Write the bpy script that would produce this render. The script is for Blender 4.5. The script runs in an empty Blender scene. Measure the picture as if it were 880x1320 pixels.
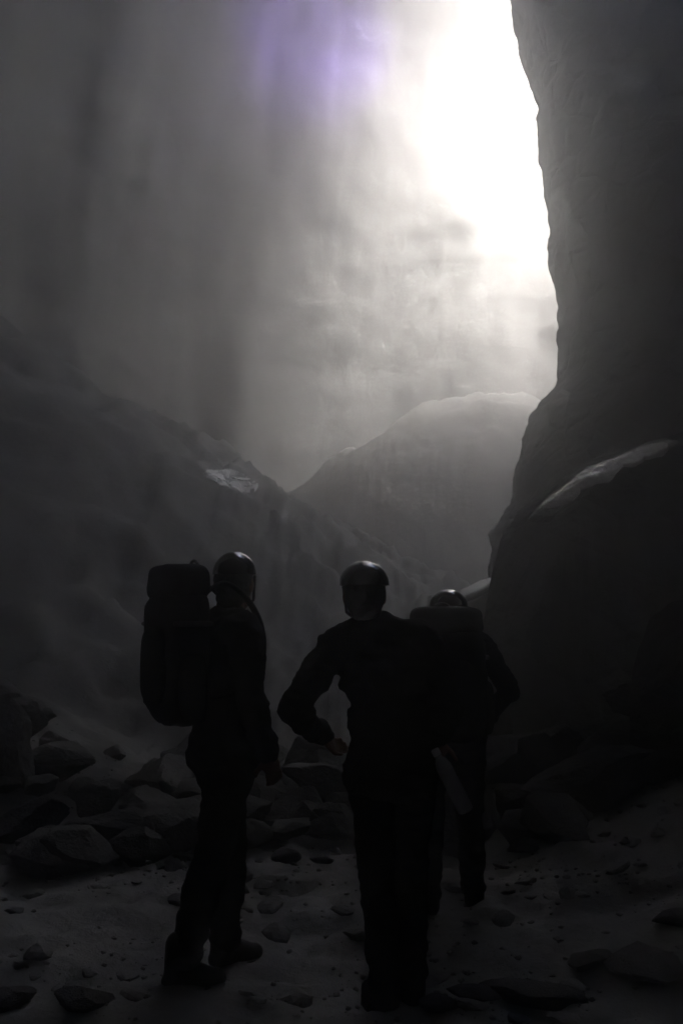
import bpy, bmesh, math, random
from mathutils import Vector, Matrix, noise, Euler
R = math.radians
rng = random.Random(7)

# ---------------------------------------------------------------- camera, sky, sun, exposure
sc = bpy.context.scene
C = sc.collection
W, H, FPX = 880.0, 1320.0, 1283.0          # photograph frame and focal length in its pixels
EYE = 1.55
PITCH = math.atan(140.0 / FPX)             # horizon lies at y = 800
cam_d = bpy.data.cameras.new('camera')
cam_d.sensor_fit = 'VERTICAL'
cam_d.angle = 2 * math.atan(660.0 / FPX)
cam_d.clip_end = 500
cam = bpy.data.objects.new('camera', cam_d)
C.objects.link(cam)
cam.location = (0, 0, EYE)
cam.rotation_euler = (R(90) + PITCH, 0, 0)
sc.camera = cam

SUN_EL, SUN_AZ = R(47), R(8)               # elevation; azimuth of the light's travel, from +Y towards -X
world = bpy.data.worlds.new('World')
sc.world = world
world.use_nodes = True
wn = world.node_tree
sky = wn.nodes.new('ShaderNodeTexSky')
sky.sky_type = 'NISHITA'
sky.sun_disc = False
sky.air_density = 0.6
sky.dust_density = 7.0
sky.ozone_density = 0.2
sky.sun_elevation = SUN_EL
sky.sun_rotation = math.pi - SUN_AZ
wn.nodes['Background'].inputs['Strength'].default_value = 0.05
wn.links.new(sky.outputs['Color'], wn.nodes['Background'].inputs['Color'])

sun_d = bpy.data.lights.new('sun', 'SUN')
sun_d.energy = 5.0
sun_d.angle = R(42)
sun_d.color = (1.0, 0.97, 0.93)
sun = bpy.data.objects.new('sun', sun_d)
C.objects.link(sun)
sun_dir = Vector((-math.sin(SUN_AZ) * math.cos(SUN_EL), math.cos(SUN_AZ) * math.cos(SUN_EL), -math.sin(SUN_EL)))
sun.rotation_euler = sun_dir.to_track_quat('-Z', 'Y').to_euler()
sun.location = (8, 10, 45)

sc.view_settings.view_transform = 'Standard'
sc.view_settings.look = 'None'
sc.view_settings.gamma = 1.0
sc.view_settings.use_curve_mapping = False
sc.view_settings.exposure = 7.15
cy = sc.cycles
cy.use_denoising = True
cy.max_bounces = 8
cy.diffuse_bounces = 6
cy.glossy_bounces = 3
cy.volume_bounces = 2
cy.transmission_bounces = 4
cy.sample_clamp_indirect = 0.4
cy.caustics_reflective = False
cy.caustics_refractive = False


def at(px, py, y):
    """point on the ray through photo pixel (px, py) at world depth y"""
    a = (px - W / 2) / FPX
    b = (H / 2 - py) / FPX
    d = Vector((a, math.cos(PITCH) - b * math.sin(PITCH), math.sin(PITCH) + b * math.cos(PITCH)))
    return Vector((0, 0, EYE)) + d * (y / d.y)


# ---------------------------------------------------------------- materials
def rock_mat(name, c1, c2, rough=0.85, crack=0.12, scale=1.0, bump=0.5, spec=0.3, bdist=0.08):
    m = bpy.data.materials.new(name)
    m.use_nodes = True
    nt = m.node_tree
    b = nt.nodes['Principled BSDF']
    tc = nt.nodes.new('ShaderNodeTexCoord')
    n1 = nt.nodes.new('ShaderNodeTexNoise')
    n1.inputs['Scale'].default_value = 0.6 * scale
    n1.inputs['Detail'].default_value = 8
    n1.inputs['Roughness'].default_value = 0.62
    n2 = nt.nodes.new('ShaderNodeTexNoise')
    n2.inputs['Scale'].default_value = 5.0 * scale
    n2.inputs['Detail'].default_value = 9
    n2.inputs['Roughness'].default_value = 0.7
    vo = nt.nodes.new('ShaderNodeTexVoronoi')
    vo.feature = 'DISTANCE_TO_EDGE'
    vo.inputs['Scale'].default_value = 2.2 * scale
    cr = nt.nodes.new('ShaderNodeValToRGB')
    cr.color_ramp.elements[0].position = 0.3
    cr.color_ramp.elements[0].color = (*c1, 1)
    cr.color_ramp.elements[1].position = 0.7
    cr.color_ramp.elements[1].color = (*c2, 1)
    mx = nt.nodes.new('ShaderNodeMath')
    mx.operation = 'ADD'
    m2 = nt.nodes.new('ShaderNodeMath')
    m2.operation = 'MULTIPLY'
    m2.inputs[1].default_value = 0.35
    cl = nt.nodes.new('ShaderNodeClamp')
    cl.inputs['Max'].default_value = crack
    L = nt.links.new
    for t in (n1, n2, vo):
        L(tc.outputs['Object'], t.inputs['Vector'])
    L(n1.outputs['Fac'], cr.inputs['Fac'])
    L(cr.outputs['Color'], b.inputs['Base Color'])
    L(vo.outputs['Distance'], cl.inputs['Value'])
    L(n2.outputs['Fac'], m2.inputs[0])
    L(m2.outputs[0], mx.inputs[0])
    L(cl.outputs[0], mx.inputs[1])
    bp = nt.nodes.new('ShaderNodeBump')
    bp.inputs['Strength'].default_value = bump
    bp.inputs['Distance'].default_value = bdist
    L(mx.outputs[0], bp.inputs['Height'])
    L(bp.outputs['Normal'], b.inputs['Normal'])
    b.inputs['Roughness'].default_value = rough
    b.inputs['Specular IOR Level'].default_value = spec
    return m


M_WALL = rock_mat('limestone_wall', (0.15, 0.15, 0.148), (0.23, 0.23, 0.228), scale=0.35, bump=0.35, bdist=0.2)
M_BUTT = rock_mat('dark_limestone', (0.2, 0.2, 0.198), (0.3, 0.3, 0.297), scale=0.9, bump=0.9, bdist=0.2)
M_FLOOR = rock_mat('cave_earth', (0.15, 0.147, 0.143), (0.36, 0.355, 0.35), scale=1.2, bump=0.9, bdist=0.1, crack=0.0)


# ---------------------------------------------------------------- helpers
def link(o, parent=None):
    C.objects.link(o)
    if parent:
        o.parent = parent
    return o


def mesh_obj(name, verts, faces, mat, parent=None, smooth=True):
    me = bpy.data.meshes.new(name)
    me.from_pydata([tuple(v) for v in verts], [], faces)
    me.update()
    if smooth:
        me.polygons.foreach_set('use_smooth', [True] * len(me.polygons))
    me.materials.append(mat)
    return link(bpy.data.objects.new(name, me), parent)


def tag(o, label=None, cat=None, group=None, kind=None):
    if label: o['label'] = label
    if cat: o['category'] = cat
    if group: o['group'] = group
    if kind: o['kind'] = kind
    return o


def sstep(a, b, x):
    t = min(1, max(0, (x - a) / (b - a)))
    return t * t * (3 - 2 * t)


def fbm(p, oct=5, H_=1.0):
    return noise.fractal(p, H_, 2.1, oct)


def lerp_tab(tab, x):
    if x <= tab[0][0]: return tab[0][1]
    for (a, u), (b, v) in zip(tab, tab[1:]):
        if x <= b:
            return u + (v - u) * (x - a) / (b - a)
    return tab[-1][1]


# ---------------------------------------------------------------- cave floor with the debris mound below the opening
MOUND = (2.7, 29.0)
BANK = [(-14, 8.5), (-6.6, 7.2), (-4.4, 5.7), (-2.7, 4.9), (-1.6, 4.3), (0, 3.2), (1.8, 2.2), (3.5, 1.2), (6, 0.5)]


def floor_h(x, y):
    h = 0.10 * fbm(Vector((x * 0.5, y * 0.5, 3.1)), 5) + 0.03 * fbm(Vector((x * 2.3, y * 2.3, 9.0)), 4)
    h += 0.75 * sstep(0.6, 3.2, x) * sstep(3.4, 6.3, y)              # bank rising on the right
    h += 1.2 * sstep(2.6, 6.5, x) * sstep(5.0, 10.0, y)
    h += 0.75 * sstep(-1.0, -4.0, x) * sstep(5.5, 9.0, y)             # rubble bank on the left
    h -= 1.1 * sstep(9, 14, y) * (1 - sstep(17, 22, y)) * (1 - sstep(2.0, 6.0, abs(x)))
    q = math.hypot((x - 2) / 15.5, (y - 13) / 21.0)
    h += 4.0 * sstep(0.62, 1.05, q) ** 1.5 * (1 + 0.3 * fbm(Vector((x * 0.4, y * 0.4, 7)), 4))
    d = math.hypot((x - MOUND[0]) / 1.15, y - MOUND[1])
    h += 6.2 * math.exp(-(d / 4.9) ** 2.6) * (1 + 0.07 * fbm(Vector((x * 0.45, y * 0.45, 0)), 5))
    h += 0.35 * sstep(10, 14, y) * (1 - sstep(21, 25, y)) * noise.ridged_multi_fractal(Vector((x * 0.55, y * 0.55, 1.0)), 1.0, 2.1, 4, 1.0, 2.0)
    cr = 1.55 + (lerp_tab(BANK, x * 0.864) - 1.55) * 1.158 + 0.4 * fbm(Vector((x * 0.5, y * 0.5, 11)), 5) + 0.25 * noise.ridged_multi_fractal(Vector((x * 0.9, y * 0.9, 4)), 1, 2, 4, 1, 2) - 0.25
    rise = sstep(11.0, 22.0, y) * (1 - 0.75 * sstep(22.5, 29.0, y))
    h = max(h, h * (1 - rise) + cr * rise) if rise > 0 else h
    if 9 < y < 26:
        h += 0.22 * sstep(9, 13, y) * (1 - sstep(21, 26, y)) * (noise.ridged_multi_fractal(Vector((x * 1.3, y * 1.3, 2.0)), 0.9, 2.1, 5, 1.0, 2.0) - 1.0)
    if y < 12:
        h += 0.055 * noise.ridged_multi_fractal(Vector((x * 2.7, y * 2.7, 1.0)), 1.0, 2.1, 5, 1.0, 2.0)
    return h


def build_floor():
    xs, ys = [], []
    x = -20.0
    while x < 24:
        xs.append(x); x += 0.05 if -2.4 < x < 2.6 else 0.12 if -4 < x < 5 else 0.2 if -8 < x < 8 else 0.35
    y = -9.0
    while y < 42:
        ys.append(y); y += 0.05 if 3.2 < y < 7.2 else 0.12 if 2.5 < y < 10 else 0.2 if y < 30 else 0.35
    V = [(a, b, floor_h(a, b)) for b in ys for a in xs]
    n = len(xs)
    F = [(j * n + i, j * n + i + 1, (j + 1) * n + i + 1, (j + 1) * n + i) for j in range(len(ys) - 1) for i in range(n - 1)]
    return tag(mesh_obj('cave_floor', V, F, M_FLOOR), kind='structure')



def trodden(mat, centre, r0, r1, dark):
    """the pale trodden earth gives way to dark bare rock away from the path; also paints the mound lighter"""
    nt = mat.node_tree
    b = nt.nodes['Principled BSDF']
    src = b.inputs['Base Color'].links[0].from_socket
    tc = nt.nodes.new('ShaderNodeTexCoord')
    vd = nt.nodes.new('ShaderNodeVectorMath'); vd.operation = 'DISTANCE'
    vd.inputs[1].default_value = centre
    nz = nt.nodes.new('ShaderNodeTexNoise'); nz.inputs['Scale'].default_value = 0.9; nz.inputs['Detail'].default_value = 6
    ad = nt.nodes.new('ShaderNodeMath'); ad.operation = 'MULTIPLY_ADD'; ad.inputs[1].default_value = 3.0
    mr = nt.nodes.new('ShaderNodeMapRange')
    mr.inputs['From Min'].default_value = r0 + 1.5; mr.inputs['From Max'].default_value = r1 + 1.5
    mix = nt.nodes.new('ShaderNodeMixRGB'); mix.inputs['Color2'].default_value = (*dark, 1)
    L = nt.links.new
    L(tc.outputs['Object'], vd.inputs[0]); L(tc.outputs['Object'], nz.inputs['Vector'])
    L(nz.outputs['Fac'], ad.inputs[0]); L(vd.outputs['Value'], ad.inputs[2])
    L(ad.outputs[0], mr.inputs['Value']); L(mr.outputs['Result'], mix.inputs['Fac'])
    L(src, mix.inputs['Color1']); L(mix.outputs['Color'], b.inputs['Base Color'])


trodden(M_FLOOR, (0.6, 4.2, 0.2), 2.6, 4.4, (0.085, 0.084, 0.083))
trodden(M_FLOOR, (MOUND[0], MOUND[1], 7.0), 9.5, 4.0, (0.15, 0.149, 0.147))      # mound painted paler, standing in for light that misses it
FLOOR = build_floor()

# ---------------------------------------------------------------- cave shell: vault with one opening far back on the right
HOLE = Vector((9.2, 23.5)); HR = (5.2, 5.2); HZ = 27.0


def build_shell():
    NU, NT, NS = 440, 170, 20
    V, F = [], []
    rows = NT + NS
    for j in range(rows + 1):
        for i in range(NU):
            ph = 2 * math.pi * i / NU
            cs, sn = math.cos(ph), math.sin(ph)
            wob = 1 + 0.06 * fbm(Vector((cs * 2.0, sn * 2.0, 5.0)), 4)
            fx, fy = 2.0 + 15.5 * cs * wob, 13.0 + 21.0 * sn * wob
            hx, hy = HOLE.x + HR[0] * cs * (1 + .1 * math.sin(3 * ph)), HOLE.y + HR[1] * sn * (1 + .08 * math.cos(4 * ph))
            if j <= NT:
                t = j / NT
                a = t * math.pi / 2
                s = 1 - math.cos(a) ** 1.0
                z = -1.5 + (HZ + 1.5) * math.sin(a)
                x, y = fx + (hx - fx) * s, fy + (hy - fy) * s
            else:
                k = (j - NT) / NS
                x, y, z = hx + (hx - HOLE.x) * .15 * k, hy + (hy - HOLE.y) * .15 * k, HZ + 4 * k
            cx, cy_ = (x - 4), (y - 16)
            nrm = Vector((cx, cy_, 0.6 * (z - 6)))
            nrm.normalize()
            p = Vector((x, y, z))
            arc = math.atan2(cy_, cx) * 17.0
            flute = noise.ridged_multi_fractal(Vector((arc * 0.42, z * 0.06, 2.0)), 1.0, 2.1, 4, 1.0, 2.0)
            bed = noise.noise(Vector((arc * 0.03, 0.0, z * 0.85 + 0.8 * fbm(p * 0.12, 3))))
            d = 0.7 * fbm(Vector((p.x * .15, p.y * .15, p.z * .08)), 4) + 0.26 * flute + 0.12 * abs(bed) + 0.07 * noise.ridged_multi_fractal(p * 0.8, 0.9, 2.1, 4, 1.0, 2.0)
            if j > NT: d *= 0.6
            q = p + nrm * (d - 0.3)
            V.append(tuple(q))
    for j in range(rows):
        for i in range(NU):
            i2 = (i + 1) % NU
            F.append((j * NU + i, (j + 1) * NU + i, (j + 1) * NU + i2, j * NU + i2))
    return tag(mesh_obj('cave_wall', V, F, M_WALL), kind='structure')


SHELL = build_shell()

# ---------------------------------------------------------------- dark rock buttress on the right, its edge standing against the light
EDGE = [(-160, 640), (0, 660), (60, 680), (110, 697), (200, 703), (280, 708), (340, 716), (410, 726), (485, 724), (515, 702), (538, 684),
        (560, 673), (610, 666), (650, 655), (680, 637), (740, 633), (800, 640), (860, 655), (930, 670), (1150, 690)]
YB = 16.0


def build_buttress():
    NZ, NA = 420, 150
    V, F = [], []
    for j in range(NZ + 1):
        py = -160 + (1150 + 160) * j / NZ
        px = lerp_tab(EDGE, py)
        e = at(px, py, YB)
        jag = 0.09 * fbm(Vector((0, 3, e.z * 1.4)), 5) + 0.05 * noise.ridged_multi_fractal(Vector((1, 5, e.z * 2.6)), 1, 2, 4, 1, 2) - 0.06
        for i in range(NA + 1):
            t = i / NA
            # plan: from far right behind, round the nose, to the right in front
            a = R(-150) + t * R(300)
            rx, ry = 5.0, 5.0
            ang = (t - 0.5) * 2                      # -1 back .. 1 front
            u = abs(ang)
            dx = 13.0 * u ** 2.0
            dy = (7.0 if ang < 0 else -8.5) * u ** 1.0 * 1.0
            p = Vector((e.x + dx, e.y + dy, e.z))
            d = 0.5 * u ** 0.5 * fbm(p * 0.35, 6) + 0.2 * fbm(p * 1.3, 6) * min(1, 0.35 + u * 2)
            d += 0.32 * (noise.ridged_multi_fractal(p * 0.55, 0.9, 2.1, 5, 1.0, 2.0) - 1.0) * sstep(0.03, 0.25, u)
            p.x += d + jag * math.exp(-u * 9)
            p.y += -0.7 * d if ang > 0 else 0.7 * d
            V.append(tuple(p))
    n = NA + 1
    for j in range(NZ):
        for i in range(NA):
            F.append((j * n + i, j * n + i + 1, (j + 1) * n + i + 1, (j + 1) * n + i))
    return tag(mesh_obj('rock_buttress', V, F, M_BUTT), 'dark rounded limestone buttress standing against the bright shaft of light', 'rock wall')


BUTT = build_buttress()


# ---------------------------------------------------------------- pale calcite on the rock faces
from mathutils.bvhtree import BVHTree


def bvh_of(o):
    me = o.data
    return BVHTree.FromPolygons([v.co for v in me.vertices], [tuple(p.vertices) for p in me.polygons])


BVH = [bvh_of(o) for o in (BUTT, SHELL, FLOOR)]
EYEV = Vector((0, 0, EYE))


def hit(px, py):
    d = (at(px, py, 10) - EYEV).normalized()
    best = None
    for t in BVH:
        r = t.ray_cast(EYEV, d)
        if r[0] is not None and (best is None or r[3] < best[3]):
            best = r
    n = best[1] if best[1].dot(d) < 0 else -best[1]
    return best[0], n


M_WET = rock_mat('wet_calcite', (0.66, 0.66, 0.65), (0.8, 0.8, 0.79), rough=0.16, scale=9.0, bump=0.9, spec=1.0, bdist=0.03)


def wet_ledge(path, label, wid, tiers, seed, tilt=(-0.50, -0.27, 0.83)):
    """terraced wet ledge: each tier a shelf whose top tilts down towards the lit wall, with a drop below its lip"""
    root = bpy.data.objects.new('wet_ledge', None)
    link(root)
    tag(root, label, 'rock ledge')
    NS = 90
    for k in range(tiers):
        pts = []
        nav = Vector()
        for i in range(NS + 1):
            t = i / NS * (len(path) - 1)
            q = min(int(t), len(path) - 2); f = t - q
            px = path[q][0] * (1 - f) + path[q + 1][0] * f + 3 * k
            py = path[q][1] * (1 - f) + path[q + 1][1] * f + k * 7.0 * (0.4 + 0.6 * math.sin(math.pi * i / NS)) - 8
            hp_, hn_ = hit(px, py)
            pts.append(hp_)
            nav += hn_
        for _ in range(30):
            pts = [pts[0]] + [(pts[i - 1] + pts[i] * 2 + pts[i + 1]) / 4 for i in range(1, NS)] + [pts[-1]]
        nav.normalize()
        if k == 0:
            root.location = pts[0]
        V, F = [], []
        for i, p in enumerate(pts):
            tg = (pts[min(NS, i + 1)] - pts[max(0, i - 1)]).normalized()
            n0 = Vector(tilt).normalized() if tilt else nav.copy()
            n0 = (n0 - tg * n0.dot(tg)).normalized()
            o = tg.cross(n0)
            if o.y > 0: o = -o
            e = math.sin(math.pi * min(1, max(0, (i + .5) / NS))) ** 0.6
            lump = fbm(p * 1.7 + Vector((seed, k * 3.0, 0)), 4)
            w = wid * e * max(0.15, 1 + 1.1 * lump)
            prof = [(-.25, -.02), (0, 0), (.25, .01), (.5, .0), (.75, -.02), (.92, -.06), (1.0, -.16), (.98, -.3), (.8, -.48), (.3, -.62), (-.25, -.7)]
            for u, v in prof:
                q = p + o * (u * w) + n0 * (v * w * .3 + 0.07 * e * fbm(p * 3.3 + Vector((u * 3, seed, k)), 4))
                V.append(q - root.location)
        n = len(prof)
        for i in range(NS):
            for j in range(n - 1):
                F.append((i * n + j, i * n + j + 1, (i + 1) * n + j + 1, (i + 1) * n + j))
        mesh_obj('shelf', V, F, M_WET, root)


wet_ledge([(600, 783), (622, 768), (640, 752), (656, 742)],
          'short pale wet ledge low at the foot of the buttress', 1.1, 3, 9, (-0.3, -0.45, 0.84))
wet_ledge([(262, 618), (282, 614), (304, 619), (326, 625)],
          'small ragged pale wet ledge on the dark bank above the backpacker', 0.3, 3, 4, None)


def lilac_cast(mat, centre, radius):  # lilac colour cast of the bright area, painted into the wall colour
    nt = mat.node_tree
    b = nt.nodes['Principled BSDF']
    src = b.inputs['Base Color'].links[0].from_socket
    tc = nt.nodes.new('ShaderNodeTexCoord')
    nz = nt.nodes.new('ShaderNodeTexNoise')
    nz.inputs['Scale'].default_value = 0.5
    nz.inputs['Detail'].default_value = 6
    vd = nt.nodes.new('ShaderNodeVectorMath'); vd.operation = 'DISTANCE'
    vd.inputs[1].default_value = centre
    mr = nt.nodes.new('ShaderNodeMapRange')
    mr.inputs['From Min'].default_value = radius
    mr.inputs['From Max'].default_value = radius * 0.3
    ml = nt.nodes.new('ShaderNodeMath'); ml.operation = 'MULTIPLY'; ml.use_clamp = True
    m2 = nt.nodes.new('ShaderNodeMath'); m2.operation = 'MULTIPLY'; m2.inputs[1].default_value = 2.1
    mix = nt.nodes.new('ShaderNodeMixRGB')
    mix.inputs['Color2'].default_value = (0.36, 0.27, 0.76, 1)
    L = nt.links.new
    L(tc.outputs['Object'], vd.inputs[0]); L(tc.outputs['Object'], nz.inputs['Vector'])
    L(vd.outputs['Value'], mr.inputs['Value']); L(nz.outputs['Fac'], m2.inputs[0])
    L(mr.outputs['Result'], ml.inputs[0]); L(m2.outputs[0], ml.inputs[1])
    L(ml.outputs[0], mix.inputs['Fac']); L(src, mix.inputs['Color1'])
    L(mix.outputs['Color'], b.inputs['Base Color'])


lilac_cast(M_WALL, hit(392, 45)[0], 3.2)

# ---------------------------------------------------------------- rubble
M_ROCK = rock_mat('rubble_limestone', (0.08, 0.08, 0.079), (0.14, 0.138, 0.136), scale=3.0, bump=0.9, bdist=0.12, crack=0.0)


def rock_mesh(seed, sub=3, flat=0.8, rough=0.12):
    r = random.Random(seed)
    bm = bmesh.new()
    bmesh.ops.create_icosphere(bm, subdivisions=sub, radius=1.0)
    planes = []
    for _ in range(24):
        n = Vector((r.uniform(-1, 1), r.uniform(-1, 1), r.uniform(-1, 1))).normalized()
        planes.append((n, r.uniform(0.46, 0.70)))
    off = Vector((seed * 7.1, seed * 3.3, 0))
    for v in bm.verts:
        p = v.co.copy()
        for n, d in planes:
            q = p.dot(n)
            if q > d:
                p -= n * (q - d) * 0.97
        p *= 1 + rough * 0.55 * (0.7 * fbm(p * 2.4 + off, 5) + 0.5 * noise.ridged_multi_fractal(p * 3.1 + off, 1, 2, 3, 1, 2) - 0.5)
        p.z *= flat
        v.co = p
    me = bpy.data.meshes.new('boulder')
    bm.to_mesh(me)
    bm.free()
    me.polygons.foreach_set('use_smooth', [False] * len(me.polygons))
    me.materials.append(M_ROCK)
    return me


BIG = [rock_mesh(i, 5, 0.85, 0.14) for i in range(6)]
MED = [rock_mesh(20 + i, 4, 0.75, 0.14) for i in range(8)]
SML = [rock_mesh(50 + i, 2, 0.6, 0.16) for i in range(8)]
M_STONE = rock_mat('dusty_stone', (0.16, 0.157, 0.153), (0.27, 0.267, 0.262), scale=6.0, bump=0.6, bdist=0.02)
for me in SML:
    me.materials[0] = M_STONE


def rock(name, me, x, y, size, label, cat, group=None, sx=1.0, sz=1.0, sink=0.3, rz=None, tilt=0.25):
    o = bpy.data.objects.new(name, me)
    link(o)
    o.scale = (size * sx, size, size * sz)
    o.rotation_euler = (rng.uniform(-tilt, tilt), rng.uniform(-tilt, tilt), rng.uniform(0, 6.28) if rz is None else rz)
    o.location = (x, y, floor_h(x, y) + size * sz * (0.72 - sink))
    return tag(o, label, cat, group)


def rock_look(size, sx, sz):
    a = 'large' if size > 0.36 else 'middling' if size > 0.24 else 'small'
    b = 'low flat' if sz < 0.82 else 'long' if sx > 1.15 else 'blocky'
    return a + ' ' + b


def rubble(x, y, size, szr, where, group):
    sx, sz = rng.uniform(.8, 1.4), rng.uniform(*szr)
    rock('boulder', rng.choice(MED), x, y, size, '%s dark rock %s' % (rock_look(size, sx, sz), where), 'rock', group, sx=sx, sz=sz)


def clear_of_people(x, y, r):
    return all(math.hypot(x - a, y - b) > r + c for a, b, c in ((-0.5, 4.35, 0.42), (0.2, 3.95, 0.35), (0.58, 5.45, 0.45)))



def slab_boulder():
    """tall leaning slab on the right bank; its wet calcite crest slopes down towards the light"""
    arc = [(652, 850), (668, 800), (684, 735), (698, 690), (716, 661), (742, 641), (772, 618), (806, 602), (838, 590), (874, 573), (930, 552), (990, 560)]
    root = bpy.data.objects.new('boulder', None)
    link(root)
    NS = 260
    lips = []
    for i in range(NS + 1):
        t = i / NS * (len(arc) - 1)
        k = min(int(t), len(arc) - 2); f = t - k
        px = arc[k][0] * (1 - f) + arc[k + 1][0] * f
        py = arc[k][1] * (1 - f) + arc[k + 1][1] * f
        lips.append(at(px, py + 4, 8.6 + 0.08 * math.sin(px * 0.02)))
    for _ in range(6):
        lips = [lips[0]] + [(lips[i - 1] + lips[i] * 2 + lips[i + 1]) / 4 for i in range(1, NS)] + [lips[-1]]
    org = lips[NS // 2].copy()
    org.z = floor_h(org.x, org.y)
    root.location = org
    tag(root, 'tall leaning slab of dark rock with a pale glistening crest', 'boulder')
    V, F, V2, F2 = [], [], [], []
    for i, p in enumerate(lips):
        tg = (lips[min(NS, i + 1)] - lips[max(0, i - 1)]).normalized()
        n0 = Vector((-0.50, -0.30, 0.81))
        n0 = (n0 - tg * n0.dot(tg)).normalized()
        o = tg.cross(n0)
        if o.y < 0: o = -o
        e = math.sin(math.pi * (i + 0.5) / (NS + 1)) ** 0.5
        w = 0.75 * (0.35 + 0.65 * e)
        bot = floor_h(p.x, p.y) - 0.4
        prof = []
        for u in (1.0, 0.8, 0.6, 0.4, 0.2, 0.0):
            prof.append(p + o * (u * w))
        back = prof[0]
        prof = [Vector((back.x + .1, back.y + 0.9, bot)), Vector((back.x, back.y + 0.6, (back.z + bot) / 2)), back + Vector((0, 0.15, -0.12))] + prof
        prof.append(p + Vector((0, -0.10, -0.10)))
        NF = 26
        for q in range(1, NF + 1):
            f = q / NF
            prof.append(Vector((p.x - 0.10 * f, p.y - 0.14 - 0.55 * f, p.z - 0.12 - (p.z - 0.12 - bot) * f)))
        for q, c in enumerate(prof):
            amp = 0.03 if 2 <= q <= 10 else 0.16
            V.append(c + Vector((0.3, -0.7, 0.5)) * amp * (fbm(c * 1.6, 5) + 0.6 * noise.ridged_multi_fractal(c * 0.9, 1, 2, 4, 1, 2) - 0.5) - org)
        row = V[-len(prof):]
        wv = p * 2.6
        lo = 4.4 + 1.3 * noise.noise(wv) + 0.5 * noise.noise(wv * 3.1)
        hi = 8.0 + 1.2 * noise.noise(wv + Vector((7, 0, 0))) + 0.35 * noise.noise(wv * 3.7)
        lo, hi = max(3.0, lo), min(9.8, max(lo + 0.8, hi))
        seq = []
        for k in range(19):
            u = lo + (hi - lo) * k / 18
            q = int(u); f = u - q
            c = row[q] * (1 - f) + row[q + 1] * f
            edge = math.sin(math.pi * k / 18) ** 0.5
            seq.append(c + n0 * (edge * (0.02 + 0.02 * noise.ridged_multi_fractal((c + org) * 5.0, 1, 2, 4, 1, 2) + 0.02 * fbm((c + org) * 12.0, 4)) - 0.006))
        V2.append(seq)
    n = len(prof)
    for i in range(NS):
        for j in range(n - 1):
            F.append((i * n + j, i * n + j + 1, (i + 1) * n + j + 1, (i + 1) * n + j))
    F.append(tuple(range(n)))
    F.append(tuple(NS * n + j for j in reversed(range(n))))
    mesh_obj('slab_body', V, F, M_BUTT, root)
    cuts = [(0.37, 0.50), (0.47, 0.655), (0.63, 0.73), (0.70, 0.82)]
    for a, b in cuts:
        i0, i1 = int(a * NS), int(b * NS)
        m = len(V2[0])
        VV = []
        for i in range(i0, i1 + 1):
            mid = sum(V2[i], Vector()) / m
            f = 0.06 + 0.94 * max(0.0, math.sin(math.pi * (i - i0) / (i1 - i0))) ** 0.55
            VV += [mid + (q - mid) * f for q in V2[i]]
        FF = [(i * m + j, i * m + j + 1, (i + 1) * m + j + 1, (i + 1) * m + j) for i in range(i1 - i0) for j in range(m - 1)]
        c = mesh_obj('calcite_crust', VV, FF, M_WET, root)
        md = c.modifiers.new('thickness', 'SOLIDIFY')
        md.thickness = 0.03
        md.offset = -1


slab_boulder()
# large blocks that can be told apart
rock('boulder', BIG[0], 2.75, 7.5, 0.85, 'big black boulder at the foot of the leaning slab', 'boulder', sx=1.25, sz=1.25, rz=0.4)
rock('boulder', BIG[1], 1.75, 6.9, 0.55, 'wide low boulder beside the big black boulder', 'boulder', sx=1.5, sz=0.7, rz=0.1)
rock('boulder', BIG[2], 1.35, 7.6, 0.62, 'angular dark boulder just beyond the person in the brimmed helmet', 'boulder', sx=1.1, sz=0.9)
rock('boulder', BIG[3], -2.55, 7.6, 0.5, 'pointed dark boulder topping the rubble bank behind the backpacker', 'boulder', sx=0.8, sz=1.3)
rock('boulder', BIG[4], -3.6, 8.6, 0.75, 'broad dark boulder at the outer end of the rubble bank', 'boulder', sx=1.2, sz=0.9)
for i in range(190):
    x = rng.uniform(-5.2, -0.9); y = rng.uniform(5.9, 9.8)
    s = (0.11 + 0.36 * rng.random() ** 1.8) * (1 + 0.09 * (y - 6))
    if clear_of_people(x, y, s) and i < 125:
        rubble(x, y, s, (.7, 1.15), 'in the rubble bank behind the backpacker', 'rubble bank behind the backpacker')
for i in range(60):
    x = rng.uniform(-1.3, 1.2); y = rng.uniform(6.5, 9.4)
    s = (0.12 + 0.3 * rng.random() ** 1.5) * (1 + 0.18 * (y - 6.5))
    if clear_of_people(x, y, s) and i < 58:
        rubble(x, y, s, (.7, 1.1), 'on the floor behind the bottle holder', 'rocks behind the bottle holder')
for i in range(90):
    x = rng.uniform(1.1, 5.2); y = rng.uniform(6.4, 10.5)
    s = 0.11 + 0.38 * rng.random() ** 1.6
    if clear_of_people(x, y, s) and i < 88:
        rubble(x, y, s, (.6, 1.0), 'in the slope below the buttress', 'rubble slope below the buttress')
for (px, d, s) in ((600, 3.95, .12), (675, 4.0, .19), (745, 4.25, .13), (815, 4.15, .2), (870, 4.6, .16), (560, 3.85, .11), (120, 3.95, .14), (30, 4.0, .16)):
    rock('stone', rng.choice(MED), (px - 440) / FPX * d, d, s, 'flat dark slab half sunk in the trodden earth floor', 'slab', 'slabs sunk in the earth floor', sx=rng.uniform(1.0, 1.35), sz=0.5, rz=rng.uniform(-.8, .8), tilt=0.15)
for i in range(230):
    y = 3.6 + 3.2 * rng.random() ** 0.8
    x = rng.uniform(-0.38, 0.38) * y
    s = 0.018 + 0.09 * rng.random() ** 2.2
    if clear_of_people(x, y, s - 0.25):
        rock('stone', rng.choice(SML), x, y, s, 'small loose stone lying on the trodden earth floor', 'stone', 'loose stones on the earth floor', sx=rng.uniform(.8, 1.5), sz=rng.uniform(.5, .95), sink=rng.uniform(0.2, 0.55))


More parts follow.
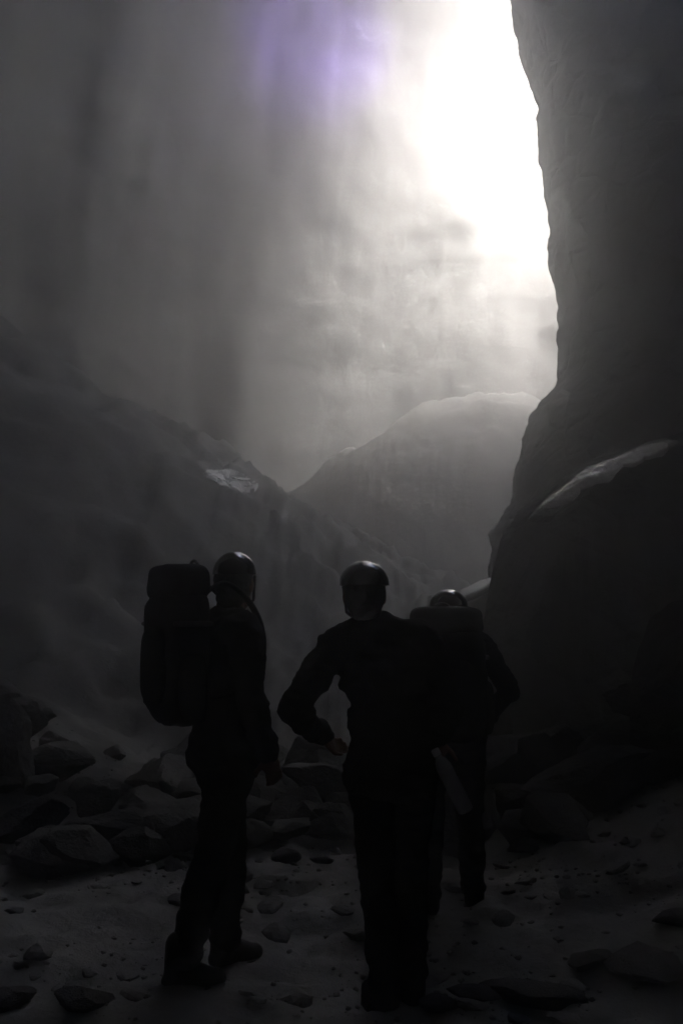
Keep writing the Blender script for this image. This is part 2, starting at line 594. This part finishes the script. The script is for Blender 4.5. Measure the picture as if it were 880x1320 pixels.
def build_gravel():
    V, F = [], []
    base = SML[0]
    tmpl = []
    for k in range(4):
        bm = bmesh.new()
        bmesh.ops.create_icosphere(bm, subdivisions=1, radius=1.0)
        r = random.Random(k)
        vs = [v.co * r.uniform(0.7, 1.15) for v in bm.verts]
        fs = [[v.index for v in f.verts] for f in bm.faces]
        tmpl.append((vs, fs))
        bm.free()
    for i in range(7000):
        y = 3.3 + 7.0 * rng.random() ** 1.5
        x = rng.uniform(-0.42, 0.42) * y
        if noise.noise(Vector((x * 1.1, y * 1.1, 4))) < rng.uniform(-.4, .5): continue
        s = 0.003 + 0.016 * rng.random() ** 2.5
        vs, fs = rng.choice(tmpl)
        m = Euler((rng.random() * 6, rng.random() * 6, rng.random() * 6)).to_matrix()
        b = len(V)
        o = Vector((x, y, floor_h(x, y) + s * 0.3))
        for v in vs:
            q = m @ v * s
            q.z *= 0.7
            V.append(o + q)
        F.extend([tuple(b + k for k in f) for f in fs])
    return tag(mesh_obj('gravel', V, F, M_FLOOR, smooth=False), 'fine gravel strewn over the trodden earth floor', 'gravel', kind='stuff')


build_gravel()


# ---------------------------------------------------------------- people
def plain_mat(name, col, rough=0.7, spec=0.3, weave=None, coat=0.0):
    m = bpy.data.materials.new(name)
    m.use_nodes = True
    nt = m.node_tree
    b = nt.nodes['Principled BSDF']
    tc = nt.nodes.new('ShaderNodeTexCoord')
    n = nt.nodes.new('ShaderNodeTexNoise')
    n.inputs['Scale'].default_value = weave or 30
    n.inputs['Detail'].default_value = 5
    nt.links.new(tc.outputs['Object'], n.inputs['Vector'])
    cr = nt.nodes.new('ShaderNodeValToRGB')
    cr.color_ramp.elements[0].color = (*[c * 0.75 for c in col], 1)
    cr.color_ramp.elements[1].color = (*[min(1, c * 1.2) for c in col], 1)
    nt.links.new(n.outputs['Fac'], cr.inputs['Fac'])
    nt.links.new(cr.outputs['Color'], b.inputs['Base Color'])
    bp = nt.nodes.new('ShaderNodeBump')
    bp.inputs['Strength'].default_value = 0.25
    bp.inputs['Distance'].default_value = 0.004
    nt.links.new(n.outputs['Fac'], bp.inputs['Height'])
    if weave:
        nt.links.new(bp.outputs['Normal'], b.inputs['Normal'])
    b.inputs['Roughness'].default_value = rough
    b.inputs['Specular IOR Level'].default_value = spec
    b.inputs['Coat Weight'].default_value = coat
    b.inputs['Coat Roughness'].default_value = 0.04
    return m


M_SKIN = plain_mat('skin', (0.19, 0.11, 0.075), 0.55)
M_JACK = plain_mat('jacket_cloth', (0.035, 0.035, 0.04), 0.9, 0.1, weave=90)
M_SHIRT = plain_mat('shirt_cloth', (0.045, 0.043, 0.042), 0.9, 0.1, weave=90)
M_TROU = plain_mat('trouser_cloth', (0.03, 0.03, 0.032), 0.9, 0.1, weave=90)
M_HAIR = plain_mat('hair', (0.012, 0.011, 0.010), 0.6, 0.3, weave=150)
M_BOOT = plain_mat('boot_rubber', (0.025, 0.024, 0.023), 0.6, 0.3, weave=40)
M_PACK = plain_mat('pack_nylon', (0.03, 0.032, 0.035), 0.8, 0.15, weave=120)
M_HELM = plain_mat('helmet_shell', (0.05, 0.05, 0.053), 0.22, 0.8, coat=1.0)
M_LAMP = plain_mat('lamp_plastic', (0.05, 0.05, 0.05), 0.3, 0.5)
M_BOTB = plain_mat('bottle_clear_grey', (0.3, 0.3, 0.31), 0.25, 0.5)
M_BOTL = plain_mat('bottle_plastic', (0.72, 0.73, 0.75), 0.25, 0.5)


def capsule(bm, a, b, ra, rb, n=14, flat=None):
    """tapered capsule from a to b"""
    a, b = Vector(a), Vector(b)
    d = b - a
    L = d.length
    q = d.to_track_quat('Z', 'Y').to_matrix() if L > 1e-6 else Matrix.Identity(3)
    rows = []
    K = 5
    for k in range(K + 1):
        t = -math.pi / 2 + math.pi / 2 * k / K
        rows.append((ra * math.sin(t), max(1e-4, ra * math.cos(t))))
    for k in range(K + 1):
        t = math.pi / 2 * k / K
        rows.append((L + rb * math.sin(t), max(1e-4, rb * math.cos(t))))
    prev = None
    for z, r in rows:
        ring = [bm.verts.new(a + q @ Vector((r * math.cos(2 * math.pi * i / n), r * math.sin(2 * math.pi * i / n), z))) for i in range(n)]
        if prev:
            for i in range(n):
                bm.faces.new((prev[i], prev[(i + 1) % n], ring[(i + 1) % n], ring[i]))
        else:
            bm.faces.new(list(reversed(ring)))
        prev = ring
    bm.faces.new(prev)


def blob(bm, c, r, rot=None, n=20):
    m = Matrix.Translation(Vector(c)) @ (rot.to_4x4() if rot else Matrix.Identity(4)) @ Matrix.Diagonal((*r, 1))
    bmesh.ops.create_uvsphere(bm, u_segments=n, v_segments=n // 2, radius=1.0, matrix=m)


def remeshed(name, bm, mat, voxel, parent, smooth=3, wrinkle=0.0, wscale=7.0):
    me = bpy.data.meshes.new(name + '_raw')
    bm.to_mesh(me)
    bm.free()
    o = bpy.data.objects.new(name + '_raw', me)
    C.objects.link(o)
    r = o.modifiers.new('r', 'REMESH')
    r.mode = 'VOXEL'
    r.voxel_size = voxel
    if smooth:
        s = o.modifiers.new('s', 'SMOOTH')
        s.factor = 0.5
        s.iterations = smooth
    dg = bpy.context.evaluated_depsgraph_get()
    out = bpy.data.meshes.new_from_object(o.evaluated_get(dg))
    out.name = name
    bpy.data.objects.remove(o)
    bpy.data.meshes.remove(me)
    if wrinkle:
        for v in out.vertices:
            p = v.co
            w = noise.ridged_multi_fractal(Vector((p.x * wscale, p.y * wscale, p.z * wscale * 1.5)), 1.0, 2.0, 3, 1.0, 2.0) - 1.0
            v.co = p + v.normal * wrinkle * max(w, -0.45)
    out.polygons.foreach_set('use_smooth', [True] * len(out.polygons))
    out.materials.clear()
    out.materials.append(mat)
    return link(bpy.data.objects.new(name, out), parent)


def vlerp(a, b, t):
    return Vector(a) * (1 - t) + Vector(b) * t


def hand(bm, wrist, dirv, palm_n, side, curl, s=1.0):
    """palm, four fingers and a thumb; curl bends the fingers towards palm_n"""
    d = Vector(dirv).normalized()
    n = Vector(palm_n)
    n = (n - d * n.dot(d)).normalized()
    lat = d.cross(n) * side
    w = Vector(wrist)
    rot = Matrix((lat, n, d)).transposed()
    blob(bm, w + d * 0.05 * s, (0.041 * s, 0.017 * s, 0.053 * s), rot, 14)
    capsule(bm, w - d * 0.03, w + d * 0.03, 0.026 * s, 0.026 * s, 10)
    for k, ln in enumerate((0.070, 0.080, 0.074, 0.056)):
        base = w + d * 0.088 * s + lat * (0.030 - 0.020 * k) * s
        p, ang = base, curl * 0.5
        for seg in (0.45, 0.32, 0.23):
            dd = d * math.cos(ang) + n * math.sin(ang)
            q = p + dd * ln * seg * s
            capsule(bm, p, q, 0.0095 * s, 0.0085 * s, 8)
            p = q
            ang += curl * 0.8
    p = w + d * 0.03 * s + lat * 0.034 * s
    q = p + (d * 0.6 + lat * 0.75 + n * 0.3).normalized() * 0.04 * s
    capsule(bm, p, q, 0.013 * s, 0.011 * s, 8)
    capsule(bm, q, q + (d * 0.8 + lat * 0.1 + n * (0.25 + 0.5 * min(1, curl))).normalized() * 0.034 * s, 0.011 * s, 0.009 * s, 8)


def person(name, x, y, rz, label, J, scale=1.0, jacket=M_JACK, helmet='close', hw=0.098):
    root = bpy.data.objects.new(name, None)
    link(root)
    root.location = (x, y, floor_h(x, y) - 0.012)
    root.rotation_euler = (0, 0, rz)
    root.scale = (scale,) * 3
    tag(root, label, 'person')
    D = dict(hipL=(-.095, 0, .93), hipR=(.095, 0, .93), kneeL=(-.11, .03, .5), kneeR=(.11, .03, .5), ankL=(-.12, -.01, .10), ankR=(.12, -.01, .10),
             toeL=R(8), toeR=R(-8), pel=(0, 0, .97), che=(0, .01, 1.28), shL=(-.185, 0, 1.42), shR=(.185, 0, 1.42), elL=(-.25, -.03, 1.13), elR=(.25, -.03, 1.13),
             wrL=(-.25, .08, .90), wrR=(.25, .08, .90), nk=(0, .01, 1.47), hd=(0, .035, 1.625), hdz=0.0, hdx=0.0, curlL=.5, curlR=.5, pnL=(1, 0.2, 0), pnR=(-1, 0.2, 0), hdL=None, hdR=None)
    D.update(J)
    V = {k: (Vector(v) if isinstance(v, tuple) else v) for k, v in D.items()}
    HR_ = Euler((V['hdx'], 0, V['hdz'])).to_matrix()

    def torso(bm, g):
        mid = vlerp(V['pel'], V['che'], .5)
        blob(bm, V['pel'], (.165 + g, .115 + g, .135 + g))
        blob(bm, mid, (.148 + g, .105 + g, .16 + g))
        blob(bm, V['che'] + Vector((0, 0, .02)), (.172 + g, .118 + g, .175 + g))
        capsule(bm, V['shL'] * .92 + V['nk'] * .08, V['shR'] * .92 + V['nk'] * .08, .062 + g, .062 + g)
        for s in 'LR':
            capsule(bm, V['nk'] + Vector((0, -.005, .015)), V['sh' + s], .055 + g * .6, .055 + g)

    def arm(bm, s, g, cuff=1.0):
        capsule(bm, V['sh' + s], V['el' + s], .056 + g, .044 + g)
        capsule(bm, V['el' + s], vlerp(V['el' + s], V['wr' + s], cuff), .043 + g, (.030 if cuff == 1 else .034) + g)

    def leg(bm, s, g, cuff=1.0):
        capsule(bm, V['hip' + s], V['knee' + s], .09 + g, .06 + g)
        e = vlerp(V['knee' + s], V['ank' + s], cuff)
        capsule(bm, V['knee' + s], e, .058 + g, .041 + g * (1.5 if cuff != 1 else 1))
        blob(bm, vlerp(V['knee' + s], V['ank' + s], .32) + Vector((0, -.02, 0)), (.052 + g, .055 + g, .11))

    # body: one continuous surface
    bm = bmesh.new()
    torso(bm, 0)
    for s in 'LR':
        arm(bm, s, 0)
        leg(bm, s, 0)
        f = Matrix.Rotation(V['toe' + s], 3, 'Z')
        capsule(bm, V['ank' + s] + Vector((0, -.02, -.05)), V['ank' + s] + f @ Vector((0, .15, -.065)), .04, .03)
        dv = V['hd' + s] or (V['wr' + s] - V['el' + s])
        hand(bm, V['wr' + s], dv, V['pn' + s], 1 if s == 'L' else -1, V['curl' + s])
    capsule(bm, V['nk'], V['hd'] + Vector((0, -.015, -.03)), .062, .057)
    h = V['hd']
    def hp(*v): return h + HR_ @ Vector(v)
    blob(bm, hp(0, -.005, .01), (.077, .098, .112), HR_)
    blob(bm, hp(0, .038, -.055), (.056, .058, .062), HR_)
    capsule(bm, hp(0, .094, .005), hp(0, .112, -.028), .009, .014, 8)
    capsule(bm, hp(-.04, .08, .025), hp(.04, .08, .025), .014, .014, 8)
    capsule(bm, hp(-.02, .09, -.058), hp(.02, .09, -.058), .008, .008, 8)
    for sx in (-1, 1):
        blob(bm, hp(sx * .079, -.012, -.01), (.010, .022, .034), HR_, 10)
    remeshed('body', bm, M_SKIN, 0.0075, root, smooth=2)

    bm = bmesh.new()
    blob(bm, hp(0, -.02, .008), (.084, .097, .112), HR_)
    blob(bm, hp(0, -.06, -.065), (.062, .045, .055), HR_)
    remeshed('hair', bm, M_HAIR, 0.008, root, smooth=2, wrinkle=0.004, wscale=40)
    bm = bmesh.new()
    torso(bm, .016)
    capsule(bm, V['pel'] + Vector((-.06, 0, -.06)), V['pel'] + Vector((.06, 0, -.06)), .135, .135)
    for s in 'LR':
        arm(bm, s, .016, .93)
    remeshed('jacket', bm, jacket, 0.012, root, smooth=4, wrinkle=0.018)
    bm = bmesh.new()
    blob(bm, V['pel'] + Vector((0, 0, -.03)), (.175, .125, .13))
    for s in 'LR':
        leg(bm, s, .016, .93)
    remeshed('trousers', bm, M_TROU, 0.012, root, smooth=4, wrinkle=0.018, wscale=5)
    for s in 'LR':
        bm = bmesh.new()
        f = Matrix.Rotation(V['toe' + s], 3, 'Z')
        a = V['ank' + s]
        capsule(bm, a + Vector((0, -.005, .09)), a + Vector((0, -.01, -.02)), .056, .055)
        capsule(bm, a + f @ Vector((0, -.03, -.048)), a + f @ Vector((0, .15, -.056)), .046, .040)
        capsule(bm, a + f @ Vector((0, .02, -.01)), a + f @ Vector((0, .11, -.045)), .05, .042)
        bt = remeshed('boot', bm, M_BOOT, 0.009, root, smooth=3)
        # sole
        ol = []
        for k in range(28):
            t = 2 * math.pi * k / 28
            yy = .062 + .145 * math.sin(t)
            xx = (.05 if math.sin(t) > -.2 else .043) * math.cos(t) * (1.0 - .12 * math.exp(-((yy - .02) / .04) ** 2))
            ol.append(a + f @ Vector((xx, yy, 0)))
        z0 = a.z - .108
        mesh_obj('sole', [(p.x, p.y, z0) for p in ol] + [(p.x, p.y, z0 + .034) for p in ol],
                 [tuple(reversed(range(28))), tuple(range(28, 56))] + [(k, (k + 1) % 28, 28 + (k + 1) % 28, 28 + k) for k in range(28)], M_BOOT, bt, smooth=False)

    # helmet: shell with rim, raised ribs, lamp and chin strap
    bm = bmesh.new()
    hl = hw * 1.22
    K, N = 12, 40
    prof = [(1.0, -.02), (1.0, 0.0)] + [(math.cos(math.pi / 2 * k / K), math.sin(math.pi / 2 * k / K)) for k in range(1, K)]
    if helmet == 'brim':
        prof = [(1.16, -.09), (1.15, -.05)] + prof
    rings = []
    for r, z in prof:
        ring = []
        for i in range(N):
            t = 2 * math.pi * i / N
            rib = 1 + .025 * max(0, math.cos(6 * t)) * (z > .2)
            ring.append(bm.verts.new(hp(hw * r * rib * math.cos(t), -.008 + hl * r * rib * math.sin(t), .038 + .098 * z)))
        rings.append(ring)
    for p, q in zip(rings, rings[1:]):
        for i in range(N):
            bm.faces.new((p[i], p[(i + 1) % N], q[(i + 1) % N], q[i]))
    top = bm.verts.new(hp(0, -.008, .136))
    for i in range(N):
        bm.faces.new((rings[-1][i], rings[-1][(i + 1) % N], top))
    me = bpy.data.meshes.new('helmet')
    bm.to_mesh(me); bm.free()
    me.polygons.foreach_set('use_smooth', [True] * len(me.polygons))
    me.materials.append(M_HELM)
    ho = link(bpy.data.objects.new('helmet', me), root)
    so = ho.modifiers.new('thickness', 'SOLIDIFY')
    so.thickness = 0.006
    bm = bmesh.new()
    capsule(bm, hp(0, hl - .002, .07), hp(0, hl + .03, .068), .026, .022)
    me = bpy.data.meshes.new('headlamp'); bm.to_mesh(me); bm.free()
    me.materials.append(M_LAMP)
    link(bpy.data.objects.new('headlamp', me), ho)
    for sx in (-1, 1):
        bm = bmesh.new()
        capsule(bm, hp(sx * .082, .02, .03), hp(sx * .066, .05, -.07), .006, .006, 8)
        capsule(bm, hp(sx * .066, .05, -.07), hp(0, .055, -.122), .006, .006, 8)
        me = bpy.data.meshes.new('chin_strap'); bm.to_mesh(me); bm.free()
        me.materials.append(M_LAMP)
        link(bpy.data.objects.new('chin_strap', me), ho)
    return root


def backpack(x, y, z, rz, w, d, h, label):
    """z is the bottom of the pack; +Y of the pack points to the wearer's back"""
    root = bpy.data.objects.new('backpack', None)
    link(root)
    root.location = (x, y, z)
    root.rotation_euler = (0, 0, rz)
    tag(root, label, 'backpack')

    def pillow(nm, c, r, e=3.2, par=root, bulge=0.02, mat=M_PACK):
        bm = bmesh.new()
        bmesh.ops.create_icosphere(bm, subdivisions=5, radius=1.0)
        for v in bm.verts:
            p = v.co
            k = (abs(p.x) ** e + abs(p.y) ** e + abs(p.z) ** e) ** (-1 / e)
            q = Vector((p.x * k * r[0], p.y * k * r[1], p.z * k * r[2]))
            q *= 1 + bulge * fbm(q * 7 + Vector(c) * 5, 4)
            v.co = q + Vector(c)
        me = bpy.data.meshes.new(nm); bm.to_mesh(me); bm.free()
        me.polygons.foreach_set('use_smooth', [True] * len(me.polygons))
        me.materials.append(mat)
        return link(bpy.data.objects.new(nm, me), par)
    pillow('main_bag', (0, -d / 2, h * .43), (w / 2, d / 2, h * .43), 5.0, bulge=.09)
    lid = pillow('lid', (0, -d * .48, h * .885), (w * .47, d * .5, h * .115), 4.5, bulge=.06)
    pillow('front_pocket', (0, -d * 1.02, h * .36), (w * .34, d * .14, h * .24), 3.4)
    for sx in (-1, 1):
        pillow('side_pocket', (sx * w * .52, -d * .5, h * .24), (w * .1, d * .3, h * .2), 3.2)
        pillow('compression_strap', (sx * w * .505, -d * .5, h * .62), (.006, d * .46, .012), 4.0, mat=M_LAMP)
        # shoulder strap: over the shoulder, round the chest, back under the arm
        pts = [(sx * .10, -.02, h * .80), (sx * .11, .07, h * .80 + .055), (sx * .12, .17, h * .80 - .01), (sx * .125, .235, h * .62), (sx * .15, .235, h * .42), (sx * .19, .16, h * .24), (sx * .17, .0, h * .16)]
        V, F = [], []
        NSEG = 36
        for i in range(NSEG + 1):
            t = i / NSEG * (len(pts) - 1)
            k = min(int(t), len(pts) - 2); f = t - k
            P = [Vector(pts[max(0, min(len(pts) - 1, k + q))]) for q in (-1, 0, 1, 2)]
            c = 0.5 * ((2 * P[1]) + (P[2] - P[0]) * f + (2 * P[0] - 5 * P[1] + 4 * P[2] - P[3]) * f * f + (3 * P[1] - P[0] - 3 * P[2] + P[3]) * f ** 3)
            for j in range(8):
                a = 2 * math.pi * j / 8
                out = (c - Vector((0, .12, h * .5))).normalized()
                V.append(c + Vector((1, 0, 0)) * .028 * math.cos(a) + out * .009 * math.sin(a))
        for i in range(NSEG):
            for j in range(8):
                F.append((i * 8 + j, i * 8 + (j + 1) % 8, i * 8 + 8 + (j + 1) % 8, i * 8 + 8 + j))
        mesh_obj('shoulder_strap', V, F, M_PACK, root)
    # grab loop on the lid
    bm = bmesh.new()
    pr = None
    for i in range(9):
        t = math.pi * i / 8
        q = Vector((.05 * math.cos(t), -.02, h * .96 + .045 * math.sin(t)))
        if pr is not None: capsule(bm, pr, q, .007, .007, 8)
        pr = q
    me = bpy.data.meshes.new('grab_loop'); bm.to_mesh(me); bm.free()
    me.materials.append(M_LAMP)
    link(bpy.data.objects.new('grab_loop', me), lid)
    return root


# backpacker, seen from the side and a little from behind
AX, AY, ARZ = -0.50, 4.35, R(-58)
pa = person('person', AX, AY, ARZ, 'person in close helmet standing side-on with a tall backpack', dict(
    ankL=(-.10, .06, .10), ankR=(.06, -.21, .10), kneeL=(-.10, .08, .51), kneeR=(.09, -.09, .51), elL=(-.26, .02, 1.13), wrL=(-.22, .12, .93), elR=(.25, .0, 1.14), wrR=(.20, .10, .92),
    che=(0, .02, 1.28), hd=(0, .04, 1.625), hdz=R(42)), 1.02, helmet='close', hw=.091)
fwd = Vector((-math.sin(ARZ), math.cos(ARZ), 0))
bk = Vector((AX, AY, 0)) - fwd * .135
backpack(bk.x, bk.y, floor_h(AX, AY) + 1.06, ARZ, .35, .19, .66, 'tall bulging backpack on the shoulders of the side-on person')

# bottle holder, seen from behind
BX, BY = 0.17, 3.95
BRZ = R(12)
pb = person('person', BX, BY, BRZ, 'person seen from behind with elbow out, holding a pale bottle', dict(
    pel=(.03, 0, .96), che=(0, .01, 1.27), hipL=(-.05, 0, .93), hipR=(.105, 0, .93), kneeL=(-.02, .03, .5), kneeR=(.09, .01, .5), ankL=(-.01, -.02, .10), ankR=(.095, -.01, .10),
    nk=(-.05, .015, 1.46), hd=(-.075, .04, 1.60), shL=(-.205, 0, 1.39), shR=(.155, 0, 1.42), elL=(-.37, -.02, 1.15), wrL=(-.22, .16, 1.03),
    elR=(.24, -.06, 1.15), wrR=(.21, -.03, 1.03), hdR=(-.05, .0, -.7), curlR=1.25, pnR=(.35, -1, 0), hdz=R(-6)), 0.985, jacket=M_SHIRT, helmet='close', hw=.10)

# third person farther back, helmet showing above the pack
TX, TY, TRZ = 0.58, 5.45, R(4)
pc = person('person', TX, TY, TRZ, 'person in brimmed helmet whose head shows just above a wide backpack', dict(
    elL=(-.29, -.02, 1.14), elR=(.33, -.02, 1.18), wrL=(-.22, .16, 1.02), wrR=(.26, .16, 1.03), hd=(.01, .05, 1.60), hdx=R(-4)), 0.985, helmet='brim', hw=.106)
fwd = Vector((-math.sin(TRZ), math.cos(TRZ), 0))
bk = Vector((TX - .06, TY, 0)) - fwd * .14
backpack(bk.x, bk.y, floor_h(TX, TY) + .92, TRZ, .385, .27, .68, 'wide square-topped backpack hiding the head of its wearer')


# the bottle in the hand
def bottle(p, axis):
    V, F = [], []
    prof = [(0, 0), (.026, .0), (.031, .008), (.031, .13), (.029, .14), (.031, .15), (.031, .185), (.024, .21), (.014, .225), (.014, .235)]
    N = 24
    q = Vector(axis).to_track_quat('Z', 'Y').to_matrix()
    def lathe(nm, prof, mat, par=None):
        V = [q @ Vector((max(r, 1e-4) * math.cos(2 * math.pi * i / N), max(r, 1e-4) * math.sin(2 * math.pi * i / N), z)) for r, z in prof for i in range(N)]
        F = [(k * N + i, k * N + (i + 1) % N, (k + 1) * N + (i + 1) % N, (k + 1) * N + i) for k in range(len(prof) - 1) for i in range(N)]
        return mesh_obj(nm, V, F, mat, par)
    root = bpy.data.objects.new('bottle', None)
    link(root)
    root.location = p
    tag(root, 'pale plastic bottle held tilted at the hip by its neck', 'bottle')
    lathe('bottle_body', prof, M_BOTB, root)
    lathe('cap', [(0, .234), (.0165, .234), (.0165, .256), (.014, .26), (0, .26)], M_BOTL, root)
    return root


top = at(566, 978, 3.86)
low = at(601, 1046, 3.86)
bottle(low, top - low)

# ---------------------------------------------------------------- haze
def build_haze():
    x0, x1, y0, y1, z0, z1 = -24, 28, -12, 46, -4.0, 32.5
    V = [(x, y, z) for z in (z0, z1) for y in (y0, y1) for x in (x0, x1)]
    F = [(0, 2, 3, 1), (4, 5, 7, 6), (0, 1, 5, 4), (2, 6, 7, 3), (0, 4, 6, 2), (1, 3, 7, 5)]
    m = bpy.data.materials.new('haze_air')
    m.use_nodes = True
    nt = m.node_tree
    nt.nodes.remove(nt.nodes['Principled BSDF'])
    v = nt.nodes.new('ShaderNodeVolumePrincipled')
    v.inputs['Color'].default_value = (0.68, 0.68, 0.682, 1)
    v.inputs['Density'].default_value = 0.056
    v.inputs['Anisotropy'].default_value = 0.92
    nt.links.new(v.outputs['Volume'], nt.nodes['Material Output'].inputs['Volume'])
    o = mesh_obj('haze', V, F, m, smooth=False)
    return tag(o, 'thin pale mist filling the whole cave chamber', 'mist', kind='stuff')


build_haze()
